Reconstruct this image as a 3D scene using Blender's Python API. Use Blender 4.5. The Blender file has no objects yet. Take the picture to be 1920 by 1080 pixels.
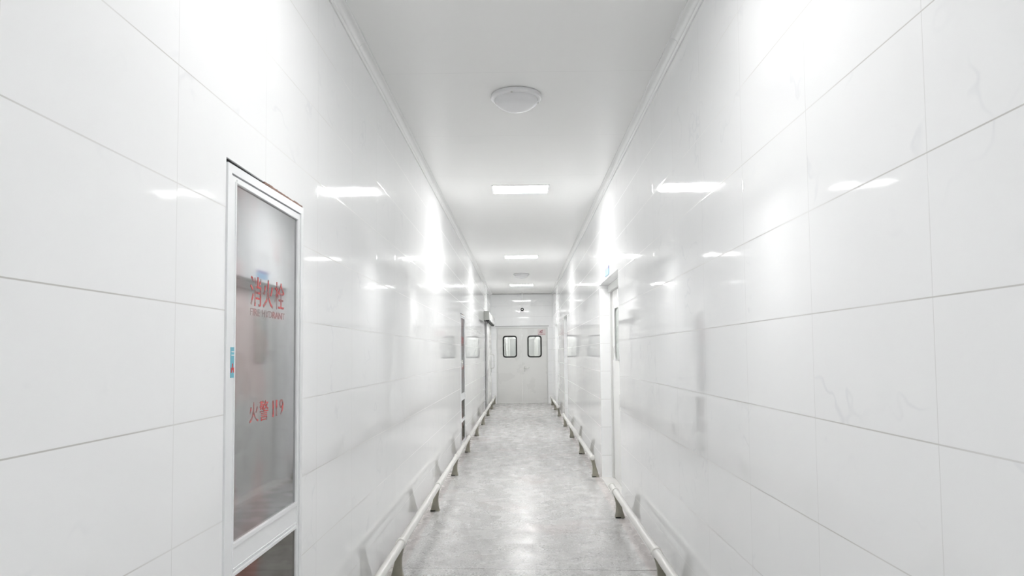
import bpy, bmesh, math, random
from mathutils import Vector, Matrix
random.seed(7)
scene = bpy.context.scene
C = bpy.data.collections.new('corridor'); scene.collection.children.link(C)

# ---------------------------------------------------------------- dimensions (metres)
XL, XR, H, YE, YB = -0.856, 0.842, 2.982, 19.06, -3.6      # wall planes, ceiling, end wall, wall behind the camera
ZROW_L, ZROW_R, YJ_L, YJ_R = 0.266, 0.240, 1.716, 1.4445     # tile joints
WT = 0.30

# ---------------------------------------------------------------- node helpers
def mat(name):
    m = bpy.data.materials.new(name); m.use_nodes = True
    nt = m.node_tree; nt.nodes.clear()
    out = nt.nodes.new('ShaderNodeOutputMaterial')
    return m, nt, out
class N:
    def __init__(s, nt): s.nt = nt
    def new(s, t, **kw):
        n = s.nt.nodes.new(t)
        for k, v in kw.items(): setattr(n, k, v)
        return n
    def put(s, sock, v):
        if isinstance(v, bpy.types.NodeSocket): s.nt.links.new(v, sock)
        else: sock.default_value = v
    def math(s, op, a, b=None, c=None, clamp=False):
        n = s.new('ShaderNodeMath', operation=op, use_clamp=clamp)
        s.put(n.inputs[0], a)
        if b is not None: s.put(n.inputs[1], b)
        if c is not None: s.put(n.inputs[2], c)
        return n.outputs[0]
    def vmath(s, op, a, b=None, out=0):
        n = s.new('ShaderNodeVectorMath', operation=op)
        s.put(n.inputs[0], a)
        if b is not None:
            if op == 'SCALE': s.put(n.inputs['Scale'], b)
            else: s.put(n.inputs[1], b)
        return n.outputs[out]
    def mix(s, f, a, b):
        n = s.new('ShaderNodeMix', data_type='RGBA'); s.put(n.inputs[0], f)
        s.put(n.inputs[6], a); s.put(n.inputs[7], b); return n.outputs[2]
    def mixf(s, f, a, b):
        n = s.new('ShaderNodeMix', data_type='FLOAT'); s.put(n.inputs[0], f)
        s.put(n.inputs[2], a); s.put(n.inputs[3], b); return n.outputs[0]
    def ramp(s, v, a, b, lo=0.0, hi=1.0, smooth=True):
        n = s.new('ShaderNodeMapRange'); n.interpolation_type = 'SMOOTHSTEP' if smooth else 'LINEAR'
        s.put(n.inputs[0], v); n.inputs[1].default_value = a; n.inputs[2].default_value = b
        n.inputs[3].default_value = lo; n.inputs[4].default_value = hi; return n.outputs[0]
    def noise(s, vec, scale, detail=2.0, rough=.5, dist=0.0, col=False):
        n = s.new('ShaderNodeTexNoise'); s.put(n.inputs['Vector'], vec)
        n.inputs['Scale'].default_value = scale; n.inputs['Detail'].default_value = detail
        n.inputs['Roughness'].default_value = rough; n.inputs['Distortion'].default_value = dist
        return n.outputs['Color' if col else 'Fac']
    def comb(s, x, y, z):
        n = s.new('ShaderNodeCombineXYZ')
        for i, v in enumerate((x, y, z)): s.put(n.inputs[i], v)
        return n.outputs[0]
    def sep(s, v):
        n = s.new('ShaderNodeSeparateXYZ'); s.put(n.inputs[0], v); return n.outputs
    def pos(s): return s.new('ShaderNodeNewGeometry').outputs['Position']
    def nor(s): return s.new('ShaderNodeNewGeometry').outputs['Normal']
    def bsdf(s, color, rough, **kw):
        n = s.new('ShaderNodeBsdfPrincipled'); s.put(n.inputs['Base Color'], color); s.put(n.inputs['Roughness'], rough)
        for k, v in kw.items(): s.put(n.inputs[k.replace('_', ' ')], v)
        return n

def rgb(r, g=None, b=None):
    if g is None: g = b = r
    return (r, g, b, 1.0)

def plain(name, col, rough=.4, metal=0.0, var=0.03, scale=25, bump=0.0, **kw):
    m, nt, out = mat(name); n = N(nt)
    p = n.pos(); f = n.noise(p, scale, 3)
    lo = tuple(max(0, c*(1-var)) for c in col[:3]) + (1,); hi = tuple(min(1, c*(1+var)) for c in col[:3]) + (1,)
    b = n.bsdf(n.mix(f, lo, hi), n.mixf(f, max(.02, rough*.85), min(1, rough*1.15)), Metallic=metal, **kw)
    if bump:
        bp = n.new('ShaderNodeBump'); bp.inputs['Strength'].default_value = 1; bp.inputs['Distance'].default_value = bump
        n.put(bp.inputs['Height'], n.noise(p, scale*3, 4)); n.put(b.inputs['Normal'], bp.outputs[0])
    nt.links.new(b.outputs[0], out.inputs[0]); return m

def wall_tiles(name, u_axis, u0, z0):
    """600 x 300 mm glazed wall tiles with faint marble veins, thin grout and slightly uneven laying."""
    m, nt, out = mat(name); n = N(nt)
    p = n.pos(); x, y, z = n.sep(p); u = (x, y)[u_axis]
    nx, ny, nz = n.sep(n.nor())
    facing = n.math('GREATER_THAN', n.math('ABSOLUTE', (ny, nx)[u_axis]), .5)
    tu = n.math('DIVIDE', n.math('SUBTRACT', u, u0), .6); tz = n.math('DIVIDE', n.math('SUBTRACT', z, z0), .3)
    iu, iz = n.math('FLOOR', tu), n.math('FLOOR', tz); fu, fz = n.math('FRACT', tu), n.math('FRACT', tz)
    du = n.math('MULTIPLY', n.math('MINIMUM', fu, n.math('SUBTRACT', 1.0, fu)), .6)
    dz = n.math('MULTIPLY', n.math('MINIMUM', fz, n.math('SUBTRACT', 1.0, fz)), .3)
    gu = n.math('MULTIPLY', n.ramp(du, .0006, .0016, 1, 0), facing); gz = n.ramp(dz, .0009, .0022, 1, 0)
    wob = n.noise(p, 1.7, 1)
    g = n.math('MAXIMUM', n.math('MULTIPLY', gu, .4), n.math('MULTIPLY', gz, n.ramp(wob, .3, .6, .55, 1)))
    wn = n.new('ShaderNodeTexWhiteNoise'); wn.noise_dimensions = '3D'
    n.put(wn.inputs['Vector'], n.comb(iu, iz, 3.7)); rnd = wn.outputs['Color']
    # veins, shifted per tile
    vp = n.vmath('ADD', p, n.vmath('SCALE', rnd, 9.0))
    vp = n.vmath('ADD', vp, n.vmath('SCALE', n.noise(vp, 2.6, 3, col=True), .14))
    v1 = n.noise(n.vmath('MULTIPLY', vp, (1, .9, 1.1)), 1.5, 4, .6)
    vein = n.ramp(n.math('ABSOLUTE', n.math('SUBTRACT', v1, .5)), 0, .014, 1, 0)
    vein = n.math('MULTIPLY', vein, n.ramp(n.noise(vp, 3.1, 2), .5, .68))
    cloud = n.noise(vp, 4.0, 3)
    base = n.mix(cloud, rgb(.93, .936, .942), rgb(.945, .95, .953))
    base = n.mix(n.math('MULTIPLY', vein, .24), base, rgb(.66, .68, .72))
    base = n.mix(n.math('MULTIPLY', g, .9), base, rgb(.52, .51, .49))
    # uneven laying: every tile a hair out of true, and gently wavy glaze
    t1 = n.vmath('SCALE', n.vmath('SUBTRACT', rnd, (.5, .5, .5)), .0045)
    w1 = n.vmath('SCALE', n.vmath('SUBTRACT', n.noise(n.vmath('ADD', p, n.vmath('SCALE', rnd, 5.0)), 5.5, 2, col=True), (.5, .5, .5)), .010)
    nn = n.vmath('NORMALIZE', n.vmath('ADD', n.nor(), n.vmath('ADD', t1, w1)))
    bp = n.new('ShaderNodeBump'); bp.inputs['Strength'].default_value = .10; bp.inputs['Distance'].default_value = .001
    hb = n.math('MINIMUM', n.ramp(dz, 0, .004), n.mixf(facing, 1.0, n.ramp(du, 0, .004)))
    n.put(bp.inputs['Height'], hb); n.put(bp.inputs['Normal'], nn)
    b = n.bsdf(base, n.mixf(g, .045, .5), Normal=bp.outputs[0], IOR=1.5)
    nt.links.new(b.outputs[0], out.inputs[0]); return m

def ceiling_mat():
    m, nt, out = mat('ceiling_panels'); n = N(nt)
    p = n.pos(); x, y, z = n.sep(p)
    fy = n.math('FRACT', n.math('DIVIDE', n.math('SUBTRACT', y, 4.03), 1.19))
    d = n.math('MULTIPLY', n.math('MINIMUM', fy, n.math('SUBTRACT', 1.0, fy)), 1.19)
    g = n.ramp(d, .001, .0025, 1, 0)
    c = n.mix(n.noise(p, .8, 2), rgb(.875, .875, .865), rgb(.895, .895, .885)); c = n.mix(n.math('MULTIPLY', g, .25), c, rgb(.5))
    w = n.vmath('SCALE', n.vmath('SUBTRACT', n.noise(n.vmath('MULTIPLY', p, (1, .3, 1)), 6, 2, col=True), (.5, .5, .5)), .012)
    b = n.bsdf(c, .27, Normal=n.vmath('NORMALIZE', n.vmath('ADD', n.nor(), w)))
    nt.links.new(b.outputs[0], out.inputs[0]); return m

def floor_mat():
    m, nt, out = mat('terrazzo'); n = N(nt)
    p = n.pos(); x, y, z = n.sep(p)
    def vor(s, seed):
        v = n.new('ShaderNodeTexVoronoi'); n.put(v.inputs['Vector'], n.vmath('ADD', p, (seed, seed, 0))); v.inputs['Scale'].default_value = s
        return v.outputs['Distance'], n.sep(v.outputs['Color'])
    d1, c1 = vor(62, 0); d2, c2 = vor(120, 3.3)
    patch = n.noise(p, 2.2, 4)
    base = n.mix(n.noise(p, 9, 4), rgb(.51, .505, .50), rgb(.56, .555, .545))
    chip = n.math('MULTIPLY', n.ramp(d1, .38, .48, 1, 0), n.math('GREATER_THAN', c1[0], .35))
    chipc = n.mix(n.ramp(c1[1], .3, .7, 0, 1, False), rgb(.24, .235, .23), rgb(.78, .78, .77))
    dens = n.ramp(patch, .32, .62, .25, 1)
    col = n.mix(n.math('MULTIPLY', n.math('MULTIPLY', chip, .95), dens), base, chipc)
    chip2 = n.math('MULTIPLY', n.ramp(d2, .35, .45, 1, 0), n.math('GREATER_THAN', c2[0], .6))
    col = n.mix(n.math('MULTIPLY', n.math('MULTIPLY', chip2, .7), dens), col, n.mix(n.math('GREATER_THAN', c2[1], .5), rgb(.26), rgb(.76)))
    # smooth cement margin along both walls, faint rosy staining
    edge = n.math('ADD', n.math('ABSOLUTE', x), n.math('MULTIPLY', n.math('SUBTRACT', n.noise(p, 3, 3), .5), .05))
    marg = n.ramp(edge, .745, .775)
    col = n.mix(n.math('MULTIPLY', marg, .85), col, rgb(.64, .595, .58))
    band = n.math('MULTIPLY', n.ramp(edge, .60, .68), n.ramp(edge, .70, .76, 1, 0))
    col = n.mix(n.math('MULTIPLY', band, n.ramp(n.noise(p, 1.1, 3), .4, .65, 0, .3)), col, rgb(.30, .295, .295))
    rosy = n.ramp(n.noise(n.vmath('ADD', p, (7, 1, 0)), 1.6, 3), .56, .7, 0, .35)
    col = n.mix(rosy, col, rgb(.52, .45, .44))
    # sawn joints across the corridor
    yy = n.math('ADD', y, n.math('MULTIPLY', x, .05))
    fy = n.math('SUBTRACT', n.math('FRACT', n.math('ADD', n.math('DIVIDE', n.math('SUBTRACT', yy, 4.42), 5.80), .5)), .5)
    dj = n.math('MULTIPLY', n.math('ABSOLUTE', fy), 5.80)
    jn = n.math('MULTIPLY', n.ramp(dj, .002, .0055, 1, 0), n.ramp(n.noise(p, 6, 3), .3, .5, .5, 1))
    col = n.mix(n.math('MULTIPLY', jn, n.ramp(y, 5, 10, .9, .35)), col, rgb(.10, .09, .08))
    bp = n.new('ShaderNodeBump'); bp.inputs['Strength'].default_value = .35; bp.inputs['Distance'].default_value = .0006
    n.put(bp.inputs['Height'], n.noise(p, 45, 3))
    rough = n.math('ADD', n.ramp(n.noise(p, 5, 4), .3, .7, .19, .33), n.math('MULTIPLY', chip2, .12))
    b = n.bsdf(col, rough, Normal=bp.outputs[0], IOR=1.36)
    nt.links.new(b.outputs[0], out.inputs[0]); return m

def mirror_pane(name, tint, stain, rough, see, z_lo, z_hi):
    """coated reflective glass, lightly dirty"""
    m, nt, out = mat(name); n = N(nt)
    p = n.pos(); x, y, z = n.sep(p)
    st = n.ramp(n.math('ADD', n.noise(p, 3.2, 4), n.math('MULTIPLY', n.math('SUBTRACT', 2.42, n.math('MODULO', y, 7.7)), .35)), .5, .66, 0, .8)
    c = n.mix(st, tint, stain)
    gl = n.new('ShaderNodeBsdfGlossy'); n.put(gl.inputs['Color'], c); n.put(gl.inputs['Roughness'], rough)
    tr = n.new('ShaderNodeBsdfTransparent'); tr.inputs['Color'].default_value = (.75, .72, .72, 1)
    df = n.new('ShaderNodeBsdfDiffuse'); n.put(df.inputs['Color'], n.mix(st, rgb(.5, .5, .5), rgb(.62, .40, .38)))
    a = n.new('ShaderNodeMixShader'); a.inputs[0].default_value = see
    nt.links.new(gl.outputs[0], a.inputs[1]); nt.links.new(tr.outputs[0], a.inputs[2])
    d = n.new('ShaderNodeMixShader'); n.put(d.inputs[0], n.ramp(n.noise(p, 7, 5), .3, .8, .03, .16))
    nt.links.new(a.outputs[0], d.inputs[1]); nt.links.new(df.outputs[0], d.inputs[2])
    nt.links.new(d.outputs[0], out.inputs[0]); return m

def clear_pane(name):
    m, nt, out = mat(name); n = N(nt)
    gl = n.new('ShaderNodeBsdfGlossy'); gl.inputs['Color'].default_value = rgb(.95); gl.inputs['Roughness'].default_value = .02
    tr = n.new('ShaderNodeBsdfTransparent'); n.put(tr.inputs['Color'], n.mix(n.noise(n.pos(), 4, 2), rgb(.90, .92, .91), rgb(.95, .96, .95)))
    a = n.new('ShaderNodeMixShader'); a.inputs[0].default_value = .82
    nt.links.new(gl.outputs[0], a.inputs[1]); nt.links.new(tr.outputs[0], a.inputs[2]); nt.links.new(a.outputs[0], out.inputs[0]); return m

def lamp_mat(name, strength):
    m, nt, out = mat(name); n = N(nt)
    e = n.new('ShaderNodeEmission'); n.put(e.inputs['Color'], n.mix(n.noise(n.pos(), 3), rgb(1, .995, .98), rgb(1, 1, 1))); e.inputs['Strength'].default_value = strength
    nt.links.new(e.outputs[0], out.inputs[0]); return m

def faded_ink(name, col, a0, a1):
    m, nt, out = mat(name); n = N(nt)
    b = n.bsdf(col, .45, Alpha=n.ramp(n.noise(n.pos(), 22, 3), .35, .62, a0, a1))
    nt.links.new(b.outputs[0], out.inputs[0]); return m

M = dict(
    tileL=wall_tiles('glazed_tiles_left', 1, YJ_L, ZROW_L), tileR=wall_tiles('glazed_tiles_right', 1, YJ_R, ZROW_R),
    tileE=wall_tiles('glazed_tiles_end', 0, 0.33, .25), ceil=ceiling_mat(), floor=floor_mat(),
    pvc=plain('white_plastic_trim', rgb(.84, .845, .84), .22, var=.02), lamp=lamp_mat('lamp_diffuser', 17.0), lampnear=lamp_mat('lamp_diffuser_dimmer', 8.2), lampback=lamp_mat('lamp_diffuser_behind', 17.0), lampfar=lamp_mat('lamp_diffuser_beyond', 10.0),
    lampframe=plain('lamp_frame_white', rgb(.8), .4), opal=plain('opal_plastic', rgb(.80, .80, .81), .16, var=.01),
    doorpaint=plain('grey_white_door_paint', rgb(.79, .79, .775), .28, var=.015, scale=2), casing=plain('door_casing', rgb(.74, .745, .73), .3, var=.02),
    rubber=plain('black_rubber', rgb(.006), .6), greyseal=plain('grey_seal', rgb(.55), .4), steel=plain('brushed_steel', rgb(.62, .62, .60), .28, metal=.9),
    alu=plain('white_aluminium', rgb(.86, .87, .88), .3, var=.015), rail=plain('cream_vinyl', rgb(.74, .73, .70), .22, var=.05, scale=12),
    post=plain('olive_cast_post', rgb(.30, .285, .23), .32, var=.4, scale=14), dark=plain('painted_gap_shade', rgb(.02), .8),
    cem=plain('broken_cement', rgb(.34, .22, .18), .9, var=.5, scale=60, bump=.002), inside=plain('cabinet_lining', rgb(.55, .50, .48), .7, var=.2, scale=8),
    red=plain('red_enamel', rgb(.55, .05, .04), .35), canvas=plain('pink_canvas_hose', rgb(.72, .45, .42), .8, var=.15, scale=40), brass=plain('brass', rgb(.6, .42, .16), .3, metal=.9),
    boxend=plain('operator_end_cap', rgb(.50, .51, .48), .35), boxface=plain('operator_cover', rgb(.80, .80, .79), .2, metal=.2),
    card=plain('pale_blue_card', rgb(.34, .55, .78), .4, var=.1, scale=18), cardtop=plain('lilac_card_band', rgb(.36, .35, .55), .4),
    blue=plain('blue_sticker', rgb(.16, .50, .62), .35, var=.12), whiteink=plain('white_print', rgb(.85), .4), redink=plain('red_print', rgb(.65, .05, .05), .4),
    mirrorU=mirror_pane('coated_glass', rgb(.50, .505, .51), rgb(.52, .455, .455), .05, .2, 0, 0),
    mirrorD=mirror_pane('dark_coated_glass', rgb(.27, .26, .24), rgb(.30, .15, .13), .05, .15, 0, 0),
    pane=clear_pane('vision_glass'), ink=faded_ink('faded_red_lettering', rgb(.75, .12, .12), .12, .7), ink2=faded_ink('worn_red_lettering', rgb(.75, .15, .15), .08, .4),
    stickerpale=plain('pale_pink_sticker', rgb(.74, .66, .66), .45, var=.04), darkred=plain('dark_red_print', rgb(.30, .03, .06), .45),
    black=plain('black_plastic', rgb(.01), .3), paint=plain('plain_wall_paint', rgb(.72, .73, .70), .25), lino=plain('grey_floor_beyond', rgb(.5, .5, .48), .25),
    sill=plain('pale_stone_sill', rgb(.74, .73, .715), .25, var=.04, scale=9),
)

# ---------------------------------------------------------------- mesh helpers
def box(bm, x0, x1, y0, y1, z0, z1, bev=0.0):
    t = bmesh.new()
    vs = [t.verts.new((x, y, z)) for x in (x0, x1) for y in (y0, y1) for z in (z0, z1)]
    for f in ((0, 1, 3, 2), (4, 6, 7, 5), (0, 4, 5, 1), (2, 3, 7, 6), (0, 2, 6, 4), (1, 5, 7, 3)): t.faces.new([vs[i] for i in f])
    bmesh.ops.recalc_face_normals(t, faces=t.faces)
    if bev: bmesh.ops.bevel(t, geom=list(t.edges), offset=bev, segments=2, affect='EDGES', profile=.6)
    merge(bm, t)
def merge(bm, t):
    me = bpy.data.meshes.new('tmp'); t.to_mesh(me); t.free(); bm.from_mesh(me); bpy.data.meshes.remove(me)
def loft(bm, rings, cap=True, close=True):
    t = bmesh.new(); R = [[t.verts.new(p) for p in r] for r in rings]; k = len(R[0])
    for a, b in zip(R, R[1:]):
        for i in range(k if close else k-1): t.faces.new((a[i], a[(i+1) % k], b[(i+1) % k], b[i]))
    if cap: t.faces.new(R[0][::-1]); t.faces.new(R[-1])
    bmesh.ops.recalc_face_normals(t, faces=t.faces); merge(bm, t)
def tube(bm, pts, r, seg=16, cap=True):
    pts = [Vector(p) for p in pts]; rings = []; prev = None
    for i, p in enumerate(pts):
        d = ((pts[min(i+1, len(pts)-1)] - p).normalized() + (p - pts[max(i-1, 0)]).normalized()).normalized()
        a = prev if prev is not None else (Vector((0, 0, 1)) if abs(d.z) < .9 else Vector((1, 0, 0)))
        a = (a - d*a.dot(d)).normalized(); prev = a; b = d.cross(a)
        rr = r[i] if isinstance(r, (list, tuple)) else r
        rings.append([p + a*rr*math.cos(2*math.pi*k/seg) + b*rr*math.sin(2*math.pi*k/seg) for k in range(seg)])
    loft(bm, rings, cap)
def lathe(bm, c, prof, seg=48, axis='z'):
    rings = []
    for r, h in prof:
        rr = max(r, 1e-4)
        ring = []
        for k in range(seg):
            u, v = rr*math.cos(2*math.pi*k/seg), rr*math.sin(2*math.pi*k/seg)
            ring.append((c[0]+u, c[1]+v, c[2]+h) if axis == 'z' else (c[0]+h, c[1]+u, c[2]+v) if axis == 'x' else (c[0]+u, c[1]+h, c[2]+v))
        rings.append(ring)
    loft(bm, rings)
def rrect(u0, u1, v0, v1, r, seg=7):
    pts = []
    for cx, cy, a0 in ((u1-r, v1-r, 0), (u0+r, v1-r, 90), (u0+r, v0+r, 180), (u1-r, v0+r, 270)):
        for k in range(seg+1):
            a = math.radians(a0 + 90*k/seg); pts.append((cx+r*math.cos(a), cy+r*math.sin(a)))
    return pts
def plate(bm, outer, holes, mp, d0, d1):
    """flat plate with holes; mp(u, v, depth) -> xyz"""
    t = bmesh.new(); E = []; loops = []
    for lp in [outer] + holes:
        vs = [t.verts.new(mp(u, v, d0)) for u, v in lp]; loops.append(vs)
        for a, b in zip(vs, vs[1:] + vs[:1]): E.append(t.edges.new((a, b)))
    bmesh.ops.triangle_fill(t, edges=E, use_beauty=True, use_dissolve=False)
    back = bmesh.new()
    f0 = list(t.faces)
    dup = bmesh.ops.duplicate(t, geom=f0 + list(t.edges) + list(t.verts)); vm = dup['vert_map']
    mv = Vector(mp(0, 0, d1)) - Vector(mp(0, 0, d0))
    for vs in loops:
        bs = [vm[v] for v in vs]
        for b in bs: b.co = b.co + mv
        for i in range(len(vs)):
            j = (i+1) % len(vs); t.faces.new((vs[i], vs[j], bs[j], bs[i]))
    back.free()
    bmesh.ops.recalc_face_normals(t, faces=t.faces); merge(bm, t)

def obj(name, bm, m, parent=None, smooth=False, kind=None, label=None):
    me = bpy.data.meshes.new(name); bm.to_mesh(me); bm.free(); me.materials.append(m)
    if smooth:
        for p in me.polygons: p.use_smooth = True
        try: me.set_sharp_from_angle(angle=math.radians(38))
        except Exception: pass
    o = bpy.data.objects.new(name, me); C.objects.link(o)
    if parent is not None:
        o.parent = parent; o.matrix_parent_inverse = parent_world(parent).inverted()
    if kind: o['kind'] = kind
    if label: o['label'] = label
    return o
def parent_world(o):
    m = o.matrix_basis.copy()
    return (parent_world(o.parent) @ o.matrix_parent_inverse @ m) if o.parent else m
def tag(o, label, cat, group=None, kind=None):
    o['label'] = label; o['category'] = cat
    if group: o['group'] = group
    if kind: o['kind'] = kind
    return o
def thing(name, label, cat, loc, group=None, kind=None):
    o = bpy.data.objects.new(name, None); o.empty_display_size = .1; o.location = loc; C.objects.link(o)
    return tag(o, label, cat, group, kind)
def B(): return bmesh.new()

# ---------------------------------------------------------------- room shell
CAB = [(2.003, 2.706), (9.72, 10.42)]; CAB_TOP = 1.914
NICHE = [(6.105, 7.60), (13.13, 14.15), (16.85, 17.95)]; NTOP = 2.068
def wall_with_holes(x0, x1, holes, m, name, label):
    bm = B(); y = YB
    for a, b, top in holes:
        box(bm, x0, x1, y, a, 0, H); box(bm, x0, x1, a, b, top, H); y = b
    box(bm, x0, x1, y, YE+.3, 0, H)
    bmesh.ops.remove_doubles(bm, verts=bm.verts, dist=1e-5)
    # drop doubled inner faces
    seen = {}
    for f in bm.faces: seen.setdefault(tuple(round(c, 4) for c in f.calc_center_median()), []).append(f)
    kill = [f for fs in seen.values() if len(fs) > 1 for f in fs]
    if kill: bmesh.ops.delete(bm, geom=kill, context='FACES_ONLY')
    return tag(obj(name, bm, m), label, 'wall', kind='structure')
wall_with_holes(XL-WT, XL, [(a, b, CAB_TOP) for a, b in CAB], M['tileL'], 'wall_left', 'left wall of white glazed marble-look tiles with the glass cabinet doors')
wall_with_holes(XR, XR+WT, [(a, b, NTOP) for a, b in NICHE], M['tileR'], 'wall_right', 'right wall of white glazed marble-look tiles with recessed doorways')
bm = B()
box(bm, XL, -.70, YE, YE+.22, 0, H); box(bm, .70, XR, YE, YE+.22, 0, H); box(bm, -.70, .70, YE, YE+.22, 2.06, H)
tag(obj('wall_end', bm, M['tileE']), 'tiled end wall above and beside the double doors', 'wall', kind='structure')
bm = B(); box(bm, XL, XR, YB-.2, YB, 0, H)
tag(obj('wall_back', bm, M['tileE']), 'tiled wall closing the corridor behind the camera', 'wall', kind='structure')
bm = B(); box(bm, XL-WT, XR+WT+.1, YB-.2, YE+.22, -.15, 0)
tag(obj('floor', bm, M['floor']), 'polished grey terrazzo corridor floor', 'floor', kind='structure')
bm = B(); box(bm, XL-WT, XR+WT, YB-.2, YE+.22, H, H+.15)
tag(obj('ceiling', bm, M['ceil']), 'pale grey satin ceiling panels of the corridor', 'ceiling', kind='structure')

# ceiling cove trims
def cove(side, name, label):
    xw = XL if side < 0 else XR; s = 1 if side < 0 else -1
    prof = [(0, -.050), (.007, -.050), (.010, -.043)]
    for k in range(9):
        a = math.radians(90*k/8); prof.append((.010+.030*(1-math.cos(a)) + .004, -.040+.030*math.sin(a)))
    prof += [(.052, -.007), (.052, 0), (0, 0)]
    bm = B(); y = YB
    cuts = [0.6, 3.6, 6.6, 9.6, 12.6, 15.6, 18.6, YE]
    for c in cuts:
        loft(bm, [[(xw + s*u, yy, H+v) for u, v in prof] for yy in (y, c-.002)]); y = c
    return tag(obj(name, bm, M['pvc'], smooth=True), label, 'trim', kind='structure')
cove(-1, 'trim_1', 'white plastic cove trim along the left ceiling edge')
cove(1, 'trim_2', 'white plastic cove trim along the right ceiling edge')
bm = B(); box(bm, XL+.05, XR-.05, YE-.02, YE, H-.022, H, .004)
tag(obj('trim_3', bm, M['greyseal']), 'thin grey trim where end wall meets ceiling', 'trim', kind='structure')

# the corridor beyond the double doors, seen through their small windows
Y2 = 50.0
def far(name, a, m, label, cat):
    bm = B(); box(bm, *a); tag(obj(name, bm, m), label, cat, kind='structure')
far('wall_beyond_left', (XL-.1, XL, YE+.22, Y2, 0, 2.4), M['paint'], 'left wall of the corridor beyond the double doors', 'wall')
far('wall_beyond_right', (XR, XR+.1, YE+.22, Y2, 0, 2.4), M['paint'], 'right wall of the corridor beyond the double doors', 'wall')
far('wall_beyond_end', (XL, XR, Y2, Y2+.1, 0, 2.4), M['paint'], 'far end wall beyond the double doors', 'wall')
far('floor_beyond', (XL-.1, XR+.1, YE+.22, Y2, -.1, 0), M['lino'], 'grey floor beyond the double doors', 'floor')
far('ceiling_beyond', (XL-.1, XR+.1, YE+.22, Y2, 2.4, 2.5), M['ceil'], 'lower ceiling beyond the double doors', 'ceiling')

# ---------------------------------------------------------------- ceiling lamps
def panel_lamp(x, y, z, label, m, wide=.568, deep=.342):
    t = thing('ceiling_panel_lamp', label, 'ceiling lamp', (x, y, z), 'lit rectangular ceiling panel lamps')
    bm = B(); w, d = wide/2, deep/2
    plate(bm, [(-w, -d), (w, -d), (w, d), (-w, d)], [[(-w+.014, -d+.014), (w-.014, -d+.014), (w-.014, d-.014), (-w+.014, d-.014)]], lambda u, v, k: (x+u, y+v, z-k), 0.0, .009)
    obj('lamp_frame', bm, M['lampframe'], t)
    bm = B(); box(bm, x-w+.014, x+w-.014, y-d+.014, y+d-.014, z-.006, z-.001)
    obj('diffuser', bm, m, t)
    return t
LP = [(6.93, 'glowing white panel lamp nearest the camera, just past the dome'), (11.80, 'glowing white panel lamp, middle one of the three'),
      (16.66, 'smallest glowing panel lamp, nearest the double doors'), (2.08, 'lit panel lamp overhead, above the frame'), (-2.75, 'lit panel lamp behind the camera')]
for y, lab in LP: panel_lamp(0.0, y, H, lab, M['lamp' if y > 5 else 'lampnear' if y > 0 else 'lampback'])
for y, lab in ((29.0, 'lit panel lamp beyond the double doors, first of the row'), (39.5, 'lit panel lamp beyond the doors, second of the row'), (46.0, 'lit panel lamp beyond the doors, last of the row')):
    panel_lamp(-.1, y, 2.4, lab, M['lampfar'], .9, .5)

def dome(x, y, label):
    t = thing('dome_ceiling_light', label, 'ceiling light', (x, y, H), 'unlit round dome ceiling lights')
    bm = B(); lathe(bm, (x, y, H), [(.150, 0), (.160, -.003), (.163, -.014), (.160, -.026), (.150, -.031), (.138, -.031)], 64)
    obj('rim', bm, M['opal'], t, True)
    bm = B()
    prof = [(.140, -.027)] + [(.140*math.cos(a)**.85, -.027-.070*math.sin(a)) for a in [math.radians(90*k/14) for k in range(1, 14)]] + [(.001, -.097)]
    lathe(bm, (x, y, H), prof, 64); obj('diffuser_bowl', bm, M['opal'], t, True)
    for a in (20, 140, 260):
        bm = B(); cx, cy = x+.151*math.cos(math.radians(a)), y+.151*math.sin(math.radians(a))
        lathe(bm, (cx, cy, H-.029), [(.001, 0), (.007, 0), (.007, -.006), (.001, -.008)], 12); obj('clip', bm, M['steel'], t, True)
dome(-.022, 4.40, 'large unlit white dome light in front of the panel lamps')
dome(.0, 14.35, 'far small unlit dome light between the last two panel lamps')

# ---------------------------------------------------------------- text helper
def lettering(body, y0, y1, z0, z1, x, m, parent, name='lettering', xaxis='y'):
    cu = bpy.data.curves.new('txt', 'FONT'); cu.body = body; cu.size = 1; cu.extrude = .0; cu.resolution_u = 3
    o = bpy.data.objects.new('txt', cu); scene.collection.objects.link(o)
    bpy.context.view_layer.update()
    me = bpy.data.meshes.new_from_object(o.evaluated_get(bpy.context.evaluated_depsgraph_get()))
    bpy.data.objects.remove(o); bm = B(); bm.from_mesh(me); bpy.data.meshes.remove(me)
    xs = [v.co.x for v in bm.verts]; ys = [v.co.y for v in bm.verts]
    if not xs: bm.free(); return None
    for v in bm.verts:
        u = y0 + (v.co.x-min(xs))/(max(xs)-min(xs))*(y1-y0); w = z0 + (v.co.y-min(ys))/(max(ys)-min(ys))*(z1-z0)
        v.co = Vector((x, u, w)) if xaxis == 'y' else Vector((u, x, w))
    r = bmesh.ops.extrude_face_region(bm, geom=list(bm.faces))
    d = Vector((.0006, 0, 0)) if xaxis == 'y' else Vector((0, -.0006, 0))
    for e in r['geom']:
        if isinstance(e, bmesh.types.BMVert): e.co += d
    bmesh.ops.recalc_face_normals(bm, faces=bm.faces)
    return obj(name, bm, m, parent)

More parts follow.
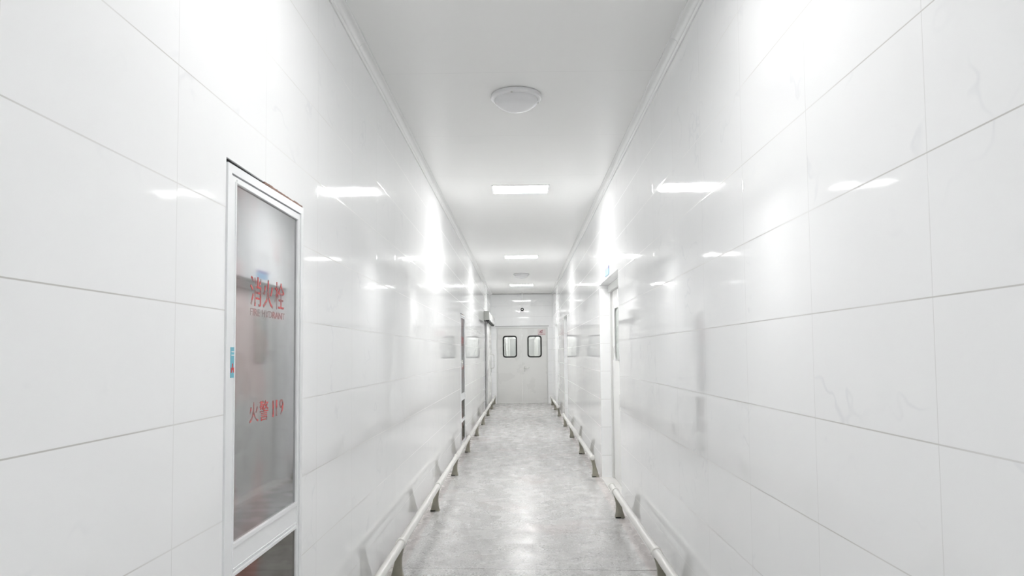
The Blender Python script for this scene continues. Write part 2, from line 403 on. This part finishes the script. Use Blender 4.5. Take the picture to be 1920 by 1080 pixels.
# ---------------------------------------------------------------- hydrant cabinets in the left wall
def cabinet(Y0, Y1, label, near):
    t = thing('fire_hydrant_cabinet', label, 'cabinet', (XL, Y0, 0), 'fire hydrant cabinets in the left wall')
    X = XL; top0, top1 = 1.899, 1.909     # the frame sits a little low at its near end, leaving an open gap
    mp = lambda u, v, d: (X+d, u, v)
    def sl(y): return top0 + (top1-top0)*(y-Y0)/(Y1-Y0)
    bm = B(); g = .003; f = .028
    plate(bm, [(Y0+.0006, .02), (Y1-.0006, .02), (Y1-.0006, top1), (Y0+.0006, top0)], [[(Y0+f, .05), (Y1-f, .05), (Y1-f, 1.882), (Y0+f, 1.874)]], mp, -.05, .006)
    obj('outer_frame', bm, M['alu'], t)
    # door leaf frame with mid rail and low rail
    a, b = Y0+f+.003, Y1-f-.003; s0, s1 = Y0+.069, Y1-.058
    bm = B()
    plate(bm, [(a, .055), (b, .055), (b, 1.878), (a, 1.870)],
          [[(s0, .785), (s1, .785), (s1, 1.857), (s0, 1.850)], [(s0, .43), (s1, .43), (s1, .690), (s0, .690)], [(s0, .12), (s1, .12), (s1, .385), (s0, .385)]], mp, -.030, .002)
    # glazing beads and rail ribs
    for z0, z1, d in ((.772, .786, .006), (.688, .700, .005), (.708, .712, .0045), (.422, .431, .005), (.384, .393, .005)):
        box(bm, X-.004, X+d, s0-.004, s1+.004, z0, z1, .002)
    for yy in (s0, s1): box(bm, X-.004, X+.005, yy-.008, yy-.0005 if yy == s0 else yy+.008, .12, 1.856, .002) if yy == s0 else box(bm, X-.004, X+.005, yy+.0005, yy+.008, .12, 1.860, .002)
    box(bm, X-.004, X+.005, s0, s1, 1.852, 1.864, .002)
    obj('door_frame', bm, M['alu'], t)
    bm = B(); box(bm, X-.007, X-.003, s0-.002, s1+.002, .783, 1.858); up = obj('upper_glass', bm, M['mirrorU'], t, label='reflective glass with faded red hydrant lettering')
    bm = B(); box(bm, X-.007, X-.003, s0-.002, s1+.002, .428, .692); obj('lower_glass', bm, M['mirrorD'], t, label='dark reflective lower glass')
    bm = B(); box(bm, X-.007, X-.003, s0-.002, s1+.002, .118, .387); obj('bottom_glass', bm, M['mirrorD'], t)
    dy = Y0 - CAB[0][0]; xg = X-.0027
    for ch, ya, yb, za, zb in (('消', 2.199, 2.294, 1.494, 1.590), ('火', 2.309, 2.404, 1.494, 1.590), ('栓', 2.419, 2.514, 1.496, 1.592),
                               ('火', 2.200, 2.276, 1.122, 1.186), ('警', 2.288, 2.366, 1.120, 1.186),
                               ('1', 2.406, 2.418, 1.124, 1.180), ('1', 2.439, 2.451, 1.124, 1.180), ('9', 2.474, 2.514, 1.124, 1.180)):
        lettering(ch, ya+dy, yb+dy, za, zb, xg, M['ink'], up, 'red_character')
    lettering('FIRE HYDRANT', 2.201+dy, 2.522+dy, 1.463, 1.486, xg, M['ink2'], up)
    # lining
    bm = B(); D = .26
    box(bm, X-D-.01, X-D, Y0, Y1, .02, 1.91); box(bm, X-D, X-.051, Y0, Y0+.008, .02, 1.91); box(bm, X-D, X-.051, Y1-.008, Y1, .02, 1.91); box(bm, X-D, X-.051, Y0, Y1, .005, .02)
    obj('lining', bm, M['inside'], t)
    # black strip painted as shade in the frame-top gap, with a broken mortar edge
    bm = B(); box(bm, X-.012, X-.006, Y0+.002, Y1-.002, 1.895, CAB_TOP-.0005); obj('gap_shade_strip', bm, M['dark'], t, label='black strip painted as shade in the gap above the frame')
    bm = B(); y = Y0+.30
    while y < Y1-.004:
        w = random.uniform(.008, .03); hh = random.uniform(.002, .006) + (.004 if y > Y1-.12 else 0)
        box(bm, X-.010, X+.0015, y, min(y+w, Y1), CAB_TOP-.004-random.uniform(0, .003), CAB_TOP+hh*.5); y += w*random.uniform(.8, 1.2)
    obj('mortar_edge', bm, M['cem'], t, label='broken reddish mortar above the frame')
    if near:
        bm = B(); box(bm, X+.002, X+.0035, 2.040, 2.068, 1.270, 1.360); s = obj('blue_sticker', bm, M['blue'], t, label='small blue sticker on the frame')
        bm = B()
        for yy, z0, z1 in ((2.046, 1.285, 1.300), (2.053, 1.292, 1.312), (2.060, 1.285, 1.300)): box(bm, X+.0035, X+.0042, yy-.003, yy+.003, z0, z1)
        obj('red_mark', bm, M['redink'], s)
        bm = B(); box(bm, X+.0035, X+.0042, 2.045, 2.063, 1.335, 1.338); box(bm, X+.0035, X+.0042, 2.045, 2.063, 1.345, 1.348); obj('white_mark', bm, M['whiteink'], s)
    else:
        bm = B(); box(bm, X+.002, X+.028, s0-.03, s0-.012, 1.16, 1.26, .004); obj('latch', bm, M['steel'], t, True)
    return t
cabinet(*CAB[0], 'tall white-framed hydrant cabinet with blue sticker nearest the camera', True)
cabinet(*CAB[1], 'narrow-looking white-framed hydrant cabinet farther down the left wall', False)
def hose(Y, label):
    t = thing('fire_hose_reel', label, 'hose reel', (XL-.15, Y, 1.38), 'coiled hoses inside the cabinets')
    bm = B(); c = (XL-.22, Y, 1.38)
    for k in range(7):
        r = .06+.017*k
        tube(bm, [(c[0]+.06, c[1]+r*math.cos(q), c[2]+r*math.sin(q)) for q in [2*math.pi*j/40 for j in range(41)]], .0085, 8)
    obj('hose_coil', bm, M['canvas'], t, True)
    bm = B(); lathe(bm, c, [(.001, .0), (.045, .0), (.045, .11), (.001, .11)], 32, 'x'); obj('hub', bm, M['red'], t, True)
    bm = B(); tube(bm, [(c[0]+.05, Y+.16, c[2]-.02), (c[0]+.05, Y+.165, c[2]-.35), (c[0]+.05, Y+.165, c[2]-.42)], [.014, .014, .022], 12); obj('nozzle', bm, M['brass'], t, True)
hose(2.42, 'coiled pinkish canvas hose behind the nearest hydrant glass')
hose(10.15, 'coiled canvas hose inside the farther hydrant cabinet')

# ---------------------------------------------------------------- recessed doors on the right
def niche_door(i, Y0, Y1, label):
    t = thing('door_%d' % i, label, 'door', (XR+.13, (Y0+Y1)/2, 0), kind='structure')
    xf = XR+.118
    bm = B()
    box(bm, xf-.012, xf+.05, Y0+.001, Y0+.045, .012, NTOP-.07, .003); box(bm, xf-.012, xf+.05, Y1-.045, Y1-.001, .012, NTOP-.07, .003)
    obj('door_frame', bm, M['casing'], t)
    bm = B(); box(bm, xf-.022, xf+.05, Y0+.001, Y1-.001, NTOP-.075, NTOP-.001, .003); obj('header', bm, M['casing'], t)
    a, b = Y0+.052, Y1-.052
    hl = thing('door_leaf', '', '', (xf, a, 0)); del hl['label']; del hl['category']; hl.parent = t; hl.matrix_parent_inverse = parent_world(t).inverted()
    c = Y1-.45 if Y1-Y0 > 1.2 else (Y0+Y1)/2
    w = rrect(c-.155, c+.155, 1.265, 1.80, .05)
    bm = B(); plate(bm, [(a, .015), (b, .015), (b, NTOP-.078), (a, NTOP-.078)], [w], lambda u, v, d: (xf+d, u, v), .012, .050)
    obj('panel', bm, M['doorpaint'], hl)
    bm = B(); plate(bm, rrect(c-.166, c+.166, 1.254, 1.811, .06), [rrect(c-.150, c+.150, 1.270, 1.795, .047)], lambda u, v, d: (xf+d, u, v), .002, .0125)
    obj('window_gasket', bm, M['greyseal'], hl)
    bm = B(); plate(bm, rrect(c-.152, c+.152, 1.268, 1.797, .048), [], lambda u, v, d: (xf+d, u, v), .0128, .0136); obj('window_pane', bm, M['pane'], hl)
    bm = B(); plate(bm, rrect(c-.152, c+.152, 1.268, 1.797, .048), [], lambda u, v, d: (xf+d, u, v), .0145, .018); obj('window_blind', bm, M['doorpaint'], hl)
    bm = B(); yl = Y0+.13; box(bm, xf+.004, xf+.012, yl-.02, yl+.02, .92, 1.08, .003); tube(bm, [(xf+.006, yl, 1.03), (xf-.035, yl, 1.03), (xf-.04, yl+.02, 1.03), (xf-.04, yl+.12, 1.03)], .008, 10)
    obj('door_handle', bm, M['steel'], hl, True)
    # pale stone sill
    bm = B(); box(bm, XR-.012, xf+.055, Y0, Y1, 0, .012, .003); obj('sill', bm, M['sill'], t)
    return t
niche_door(2, *NICHE[0], 'recessed white door in the nearest doorway, under the blue card')
niche_door(3, *NICHE[1], 'recessed white door in the middle doorway of the right wall')
niche_door(4, *NICHE[2], 'recessed white door nearest the end double doors')
# the open room side behind each doorway is closed off by the leaf; a dark reveal sits behind it
t = thing('door_plaque', 'small pale blue card on the tiles above the nearest right doorway', 'sign', (XR, 6.85, 2.12))
bm = B(); box(bm, XR-.006, XR, 6.71, 6.985, 2.095, 2.150, .0008); obj('card', bm, M['card'], t)
bm = B(); box(bm, XR-.007, XR, 6.71, 6.985, 2.150, 2.176, .0008); obj('top_band', bm, M['cardtop'], t)

# ---------------------------------------------------------------- end double doors
t1 = thing('door_1', 'pair of pale grey swing doors with black-edged windows at corridor end', 'door', (0, YE, 0), kind='structure')
bm = B()
box(bm, -.699, -.669, YE-.006, YE+.12, 0, 2.045, .003); box(bm, .669, .699, YE-.006, YE+.12, 0, 2.045, .003); box(bm, -.699, .699, YE-.006, YE+.12, 2.03, 2.059, .003)
obj('door_frame', bm, M['casing'], t1)
bm = B(); box(bm, -.73, .73, YE-.03, YE-.0005, 2.085, 2.108, .004); obj('head_strip', bm, M['greyseal'], t1, label='grey strip above the doors')
for sgn, xa, xb, wa, wb in ((-1, -.666, -.0015, -.530, -.140), (1, .0015, .666, .140, .530)):
    hl = thing('door_leaf', '', '', ((xa+xb)/2, YE+.02, 0)); del hl['label']; del hl['category']; hl.parent = t1; hl.matrix_parent_inverse = parent_world(t1).inverted()
    mp = lambda u, v, d: (u, YE+d, v)
    wo = rrect(wa+.02, wb-.02, 1.262, 1.818, .06)
    bm = B(); plate(bm, [(xa, .008), (xb, .008), (xb, 2.028), (xa, 2.028)], [wo], mp, .012, .055); obj('panel', bm, M['doorpaint'], hl)
    bm = B(); plate(bm, rrect(wa, wb, 1.242, 1.838, .078), [rrect(wa+.036, wb-.036, 1.278, 1.802, .05)], mp, .004, .0125); obj('window_gasket', bm, M['rubber'], hl, label='black rubber window gasket')
    bm = B(); plate(bm, rrect(wa+.018, wb-.018, 1.260, 1.820, .06), [], mp, .028, .033); obj('window_pane', bm, M['pane'], hl)
    if sgn > 0:
        bm = B(); box(bm, .040, .072, YE+.006, YE+.012, .86, 1.00, .003); obj('handle_plate', bm, M['steel'], hl)
        bm = B(); tube(bm, [(.056, YE+.008, .955), (.056, YE-.045, .955), (.075, YE-.05, .953), (.150, YE-.05, .945), (.175, YE-.045, .965), (.178, YE-.04, .985)], .010, 12)
        obj('door_handle', bm, M['steel'], hl, True)
        bm = B(); box(bm, .425, .640, YE+.0105, YE+.0122, 1.842, 2.005); s = obj('warning_sticker', bm, M['stickerpale'], hl, label='pale sticker with red mark in the upper corner')
        bm = B()
        for p, q, w in (((.475, 1.905), (.500, 1.965), .012), ((.500, 1.965), (.515, 1.900), .012), ((.520, 1.955), (.560, 1.985), .016), ((.545, 1.975), (.535, 1.905), .012), ((.470, 1.910), (.515, 1.915), .009), ((.520, 1.905), (.555, 1.925), .014)):
            dx, dz = q[0]-p[0], q[1]-p[1]; l = math.hypot(dx, dz); nx, nz = -dz/l*w/2, dx/l*w/2
            loft(bm, [[(p[0]+nx, yy, p[1]+nz), (q[0]+nx, yy, q[1]+nz), (q[0]-nx, yy, q[1]-nz), (p[0]-nx, yy, p[1]-nz)] for yy in (YE+.0095, YE+.0107)])
        obj('red_emblem', bm, M['darkred'], s)
        bm = B(); xx = .432
        while xx < .625:
            w = random.uniform(.008, .018); box(bm, xx, xx+w, YE+.0096, YE+.0107, 1.862+random.uniform(-.003, .003), 1.878+random.uniform(-.004, .004)); xx += w+random.uniform(.003, .007)
        obj('small_print', bm, M['darkred'], s)
bm = B(); box(bm, -.69, .69, YE-.02, YE+.13, 0, .006, .002); obj('threshold', bm, M['steel'], t1)

# hanging black device on its rod
t = thing('ceiling_drop_camera', 'black ball-shaped device hanging on a thin rod before the doors', 'camera', (.009, 18.6, H))
bm = B(); lathe(bm, (.009, 18.6, H), [(.001, 0), (.035, 0), (.035, -.008), (.010, -.014), (.001, -.014)], 24); obj('ceiling_rose', bm, M['pvc'], t, True)
bm = B(); tube(bm, [(.009, 18.6, H-.012), (.009, 18.6, 2.555)], .009, 12); obj('rod', bm, M['pvc'], t, True)
bm = B(); lathe(bm, (.009, 18.6, 2.520), [(.001, .042), (.018, .041), (.034, .030), (.044, .010), (.046, -.006), (.040, -.026), (.026, -.040), (.001, -.046)], 28); obj('housing', bm, M['black'], t, True)
bm = B(); lathe(bm, (.009, 18.556, 2.518), [(.001, -.006), (.016, -.004), (.018, .002), (.001, .004)], 20, 'y'); obj('lens', bm, M['steel'], t, True)

# sliding door with its operator box, far left
t = thing('door_5', 'white sliding door leaf hanging on the far left wall', 'door', (XL, 17.5, 0), kind='structure')
bm = B(); box(bm, XL+.012, XL+.042, 16.28, 18.55, .03, 2.09, .002); lf = obj('door_leaf', bm, M['doorpaint'], t)
bm = B(); box(bm, XL+.006, XL+.047, 16.255, 16.279, .03, 2.10, .002); obj('edge_seal', bm, M['greyseal'], lf)
bm = B(); y_ = 17.93; x0 = XL+.042
tube(bm, [(x0, y_, 1.335), (x0+.07, y_, 1.335), (x0+.092, y_, 1.31), (x0+.092, y_, 1.01), (x0+.07, y_, .985), (x0, y_, .985)], .0095, 12)
obj('door_handle', bm, M['steel'], lf, True)
t = thing('door_operator', 'long white sliding-door operator box high on the far left wall', 'door operator', (XL, 15.7, 2.2))
bm = B(); mpx = [(0, 2.110), (.10, 2.110), (.120, 2.125), (.120, 2.285), (.105, 2.308), (0, 2.308)]
loft(bm, [[(XL+u, y, v) for u, v in mpx] for y in (15.715, 18.80)]); obj('cover', bm, M['boxface'], t)
bm = B(); loft(bm, [[(XL+u*1.02, y, 2.208+(v-2.208)*1.02) for u, v in mpx] for y in (15.700, 15.7145)]); obj('end_cap', bm, M['boxend'], t)
bm = B(); box(bm, XL+.045, XL+.112, 15.74, 18.78, 2.088, 2.109); obj('track', bm, M['rubber'], t, label='black track under the box')
bm = B(); box(bm, XL+.050, XL+.062, 16.10, 16.16, 2.03, 2.089, .002); obj('hanger', bm, M['black'], t)

# ---------------------------------------------------------------- low crash rails
def crash_rail(side, y0, y1, posts, label, ends=(True, True)):
    xp = -.737 if side < 0 else .746; xb = -.760 if side < 0 else .778
    t = thing('crash_rail', label, 'guard rail', (xb, y0, 0), 'low crash rails along the corridor walls')
    zc, r = .208, .0255
    bm = B(); tube(bm, [(xp, y0, zc), (xp, y1, zc)], r, 24); obj('rail_tube', bm, M['rail'], t, True)
    for e, y in zip(ends, (y0, y1)):
        if not e: continue
        s = -1 if y == y0 else 1
        bm = B(); lathe(bm, (xp, y, zc), [(r+.002, -.004*s), (r+.003, .006*s), (r*.8, .016*s), (.001, .019*s)], 24, 'y'); obj('end_cap', bm, M['rail'], t, True)
    for y in posts:
        bm = B(); rings = []
        for z, hx, hy in ((.002, .039, .030), (.012, .038, .029), (.04, .030, .024), (.08, .0235, .020), (.12, .0195, .018), (.16, .019, .018), (.186, .022, .019)):
            f = z/.19; cx = xb + (xp-xb)*f*f
            rings.append([(cx+u*hx, y+v*hy, z) for u, v in rrect(-1, 1, -1, 1, .35, 3)])
        loft(bm, rings); p = obj('post', bm, M['post'], t, True)
        bm = B(); cx = xb - side*.0
        box(bm, xb-.037, xb+.006, y-.034, y-.029, .001, .010, .001); obj('foot_seal', bm, M['rubber'], p)
        bm = B(); lathe(bm, (xp, y, zc), [(r+.0005, -.024), (r+.0055, -.021), (r+.0065, .0), (r+.0065, .020), (r+.0005, .024)], 28, 'y'); obj('collar', bm, M['rail'], p, True)
    return t
crash_rail(-1, .35, 18.97, [.55, 2.40, 4.25, 6.07, 7.82, 9.66, 11.55, 13.42, 15.35, 17.25, 18.85], 'unbroken cream crash rail running the whole left wall')
crash_rail(1, .30, 6.00, [.45, 2.25, 4.03, 5.78], 'cream crash rail on the right wall nearest the camera, ending at the doorway')
crash_rail(1, 7.66, 13.06, [7.68, 9.42, 11.26, 12.98], 'cream crash rail between the first and second right doorways')
crash_rail(1, 14.95, 18.55, [15.10, 16.80, 18.43], 'short far cream crash rail on the right, nearest the double doors')

# ---------------------------------------------------------------- camera (fitted to the photograph's vanishing points)
f, vx, vy, u, p = 1314.25, 979.32, 664.22, -.01026, .05136
px, py = 960.0, vy - f*p
Yc = Vector(((vx-px)/f, -(vy-py)/f, -1)).normalized()
Zc = Vector((u, 1, 0)); Zc = (Zc - Yc*Zc.dot(Yc)).normalized(); Xc = Yc.cross(Zc)
cam = bpy.data.cameras.new('camera'); co = bpy.data.objects.new('camera', cam); scene.collection.objects.link(co)
co.matrix_world = Matrix.Translation((0, 0, 1.331)) @ Matrix((Xc, Yc, Zc)).to_4x4()
cam.sensor_width = 36; cam.lens = f/1920*36; cam.shift_y = (py-540)/1920; cam.shift_x = 0; cam.clip_end = 200; cam.clip_start = .02
scene.camera = co

# ---------------------------------------------------------------- world, view
w = bpy.data.worlds.new('world'); scene.world = w; w.use_nodes = True
w.node_tree.nodes['Background'].inputs[0].default_value = (.8, .85, .9, 1); w.node_tree.nodes['Background'].inputs[1].default_value = 0.0
vs = scene.view_settings; scene.display_settings.display_device = 'sRGB'
vs.view_transform = 'Standard'; vs.look = 'None'; vs.gamma = 1; vs.use_curve_mapping = False; vs.exposure = 1.9
cy = scene.cycles; cy.max_bounces = 14; cy.diffuse_bounces = 8; cy.glossy_bounces = 8; cy.transparent_max_bounces = 12; cy.sample_clamp_indirect = 8
cy.caustics_reflective = True
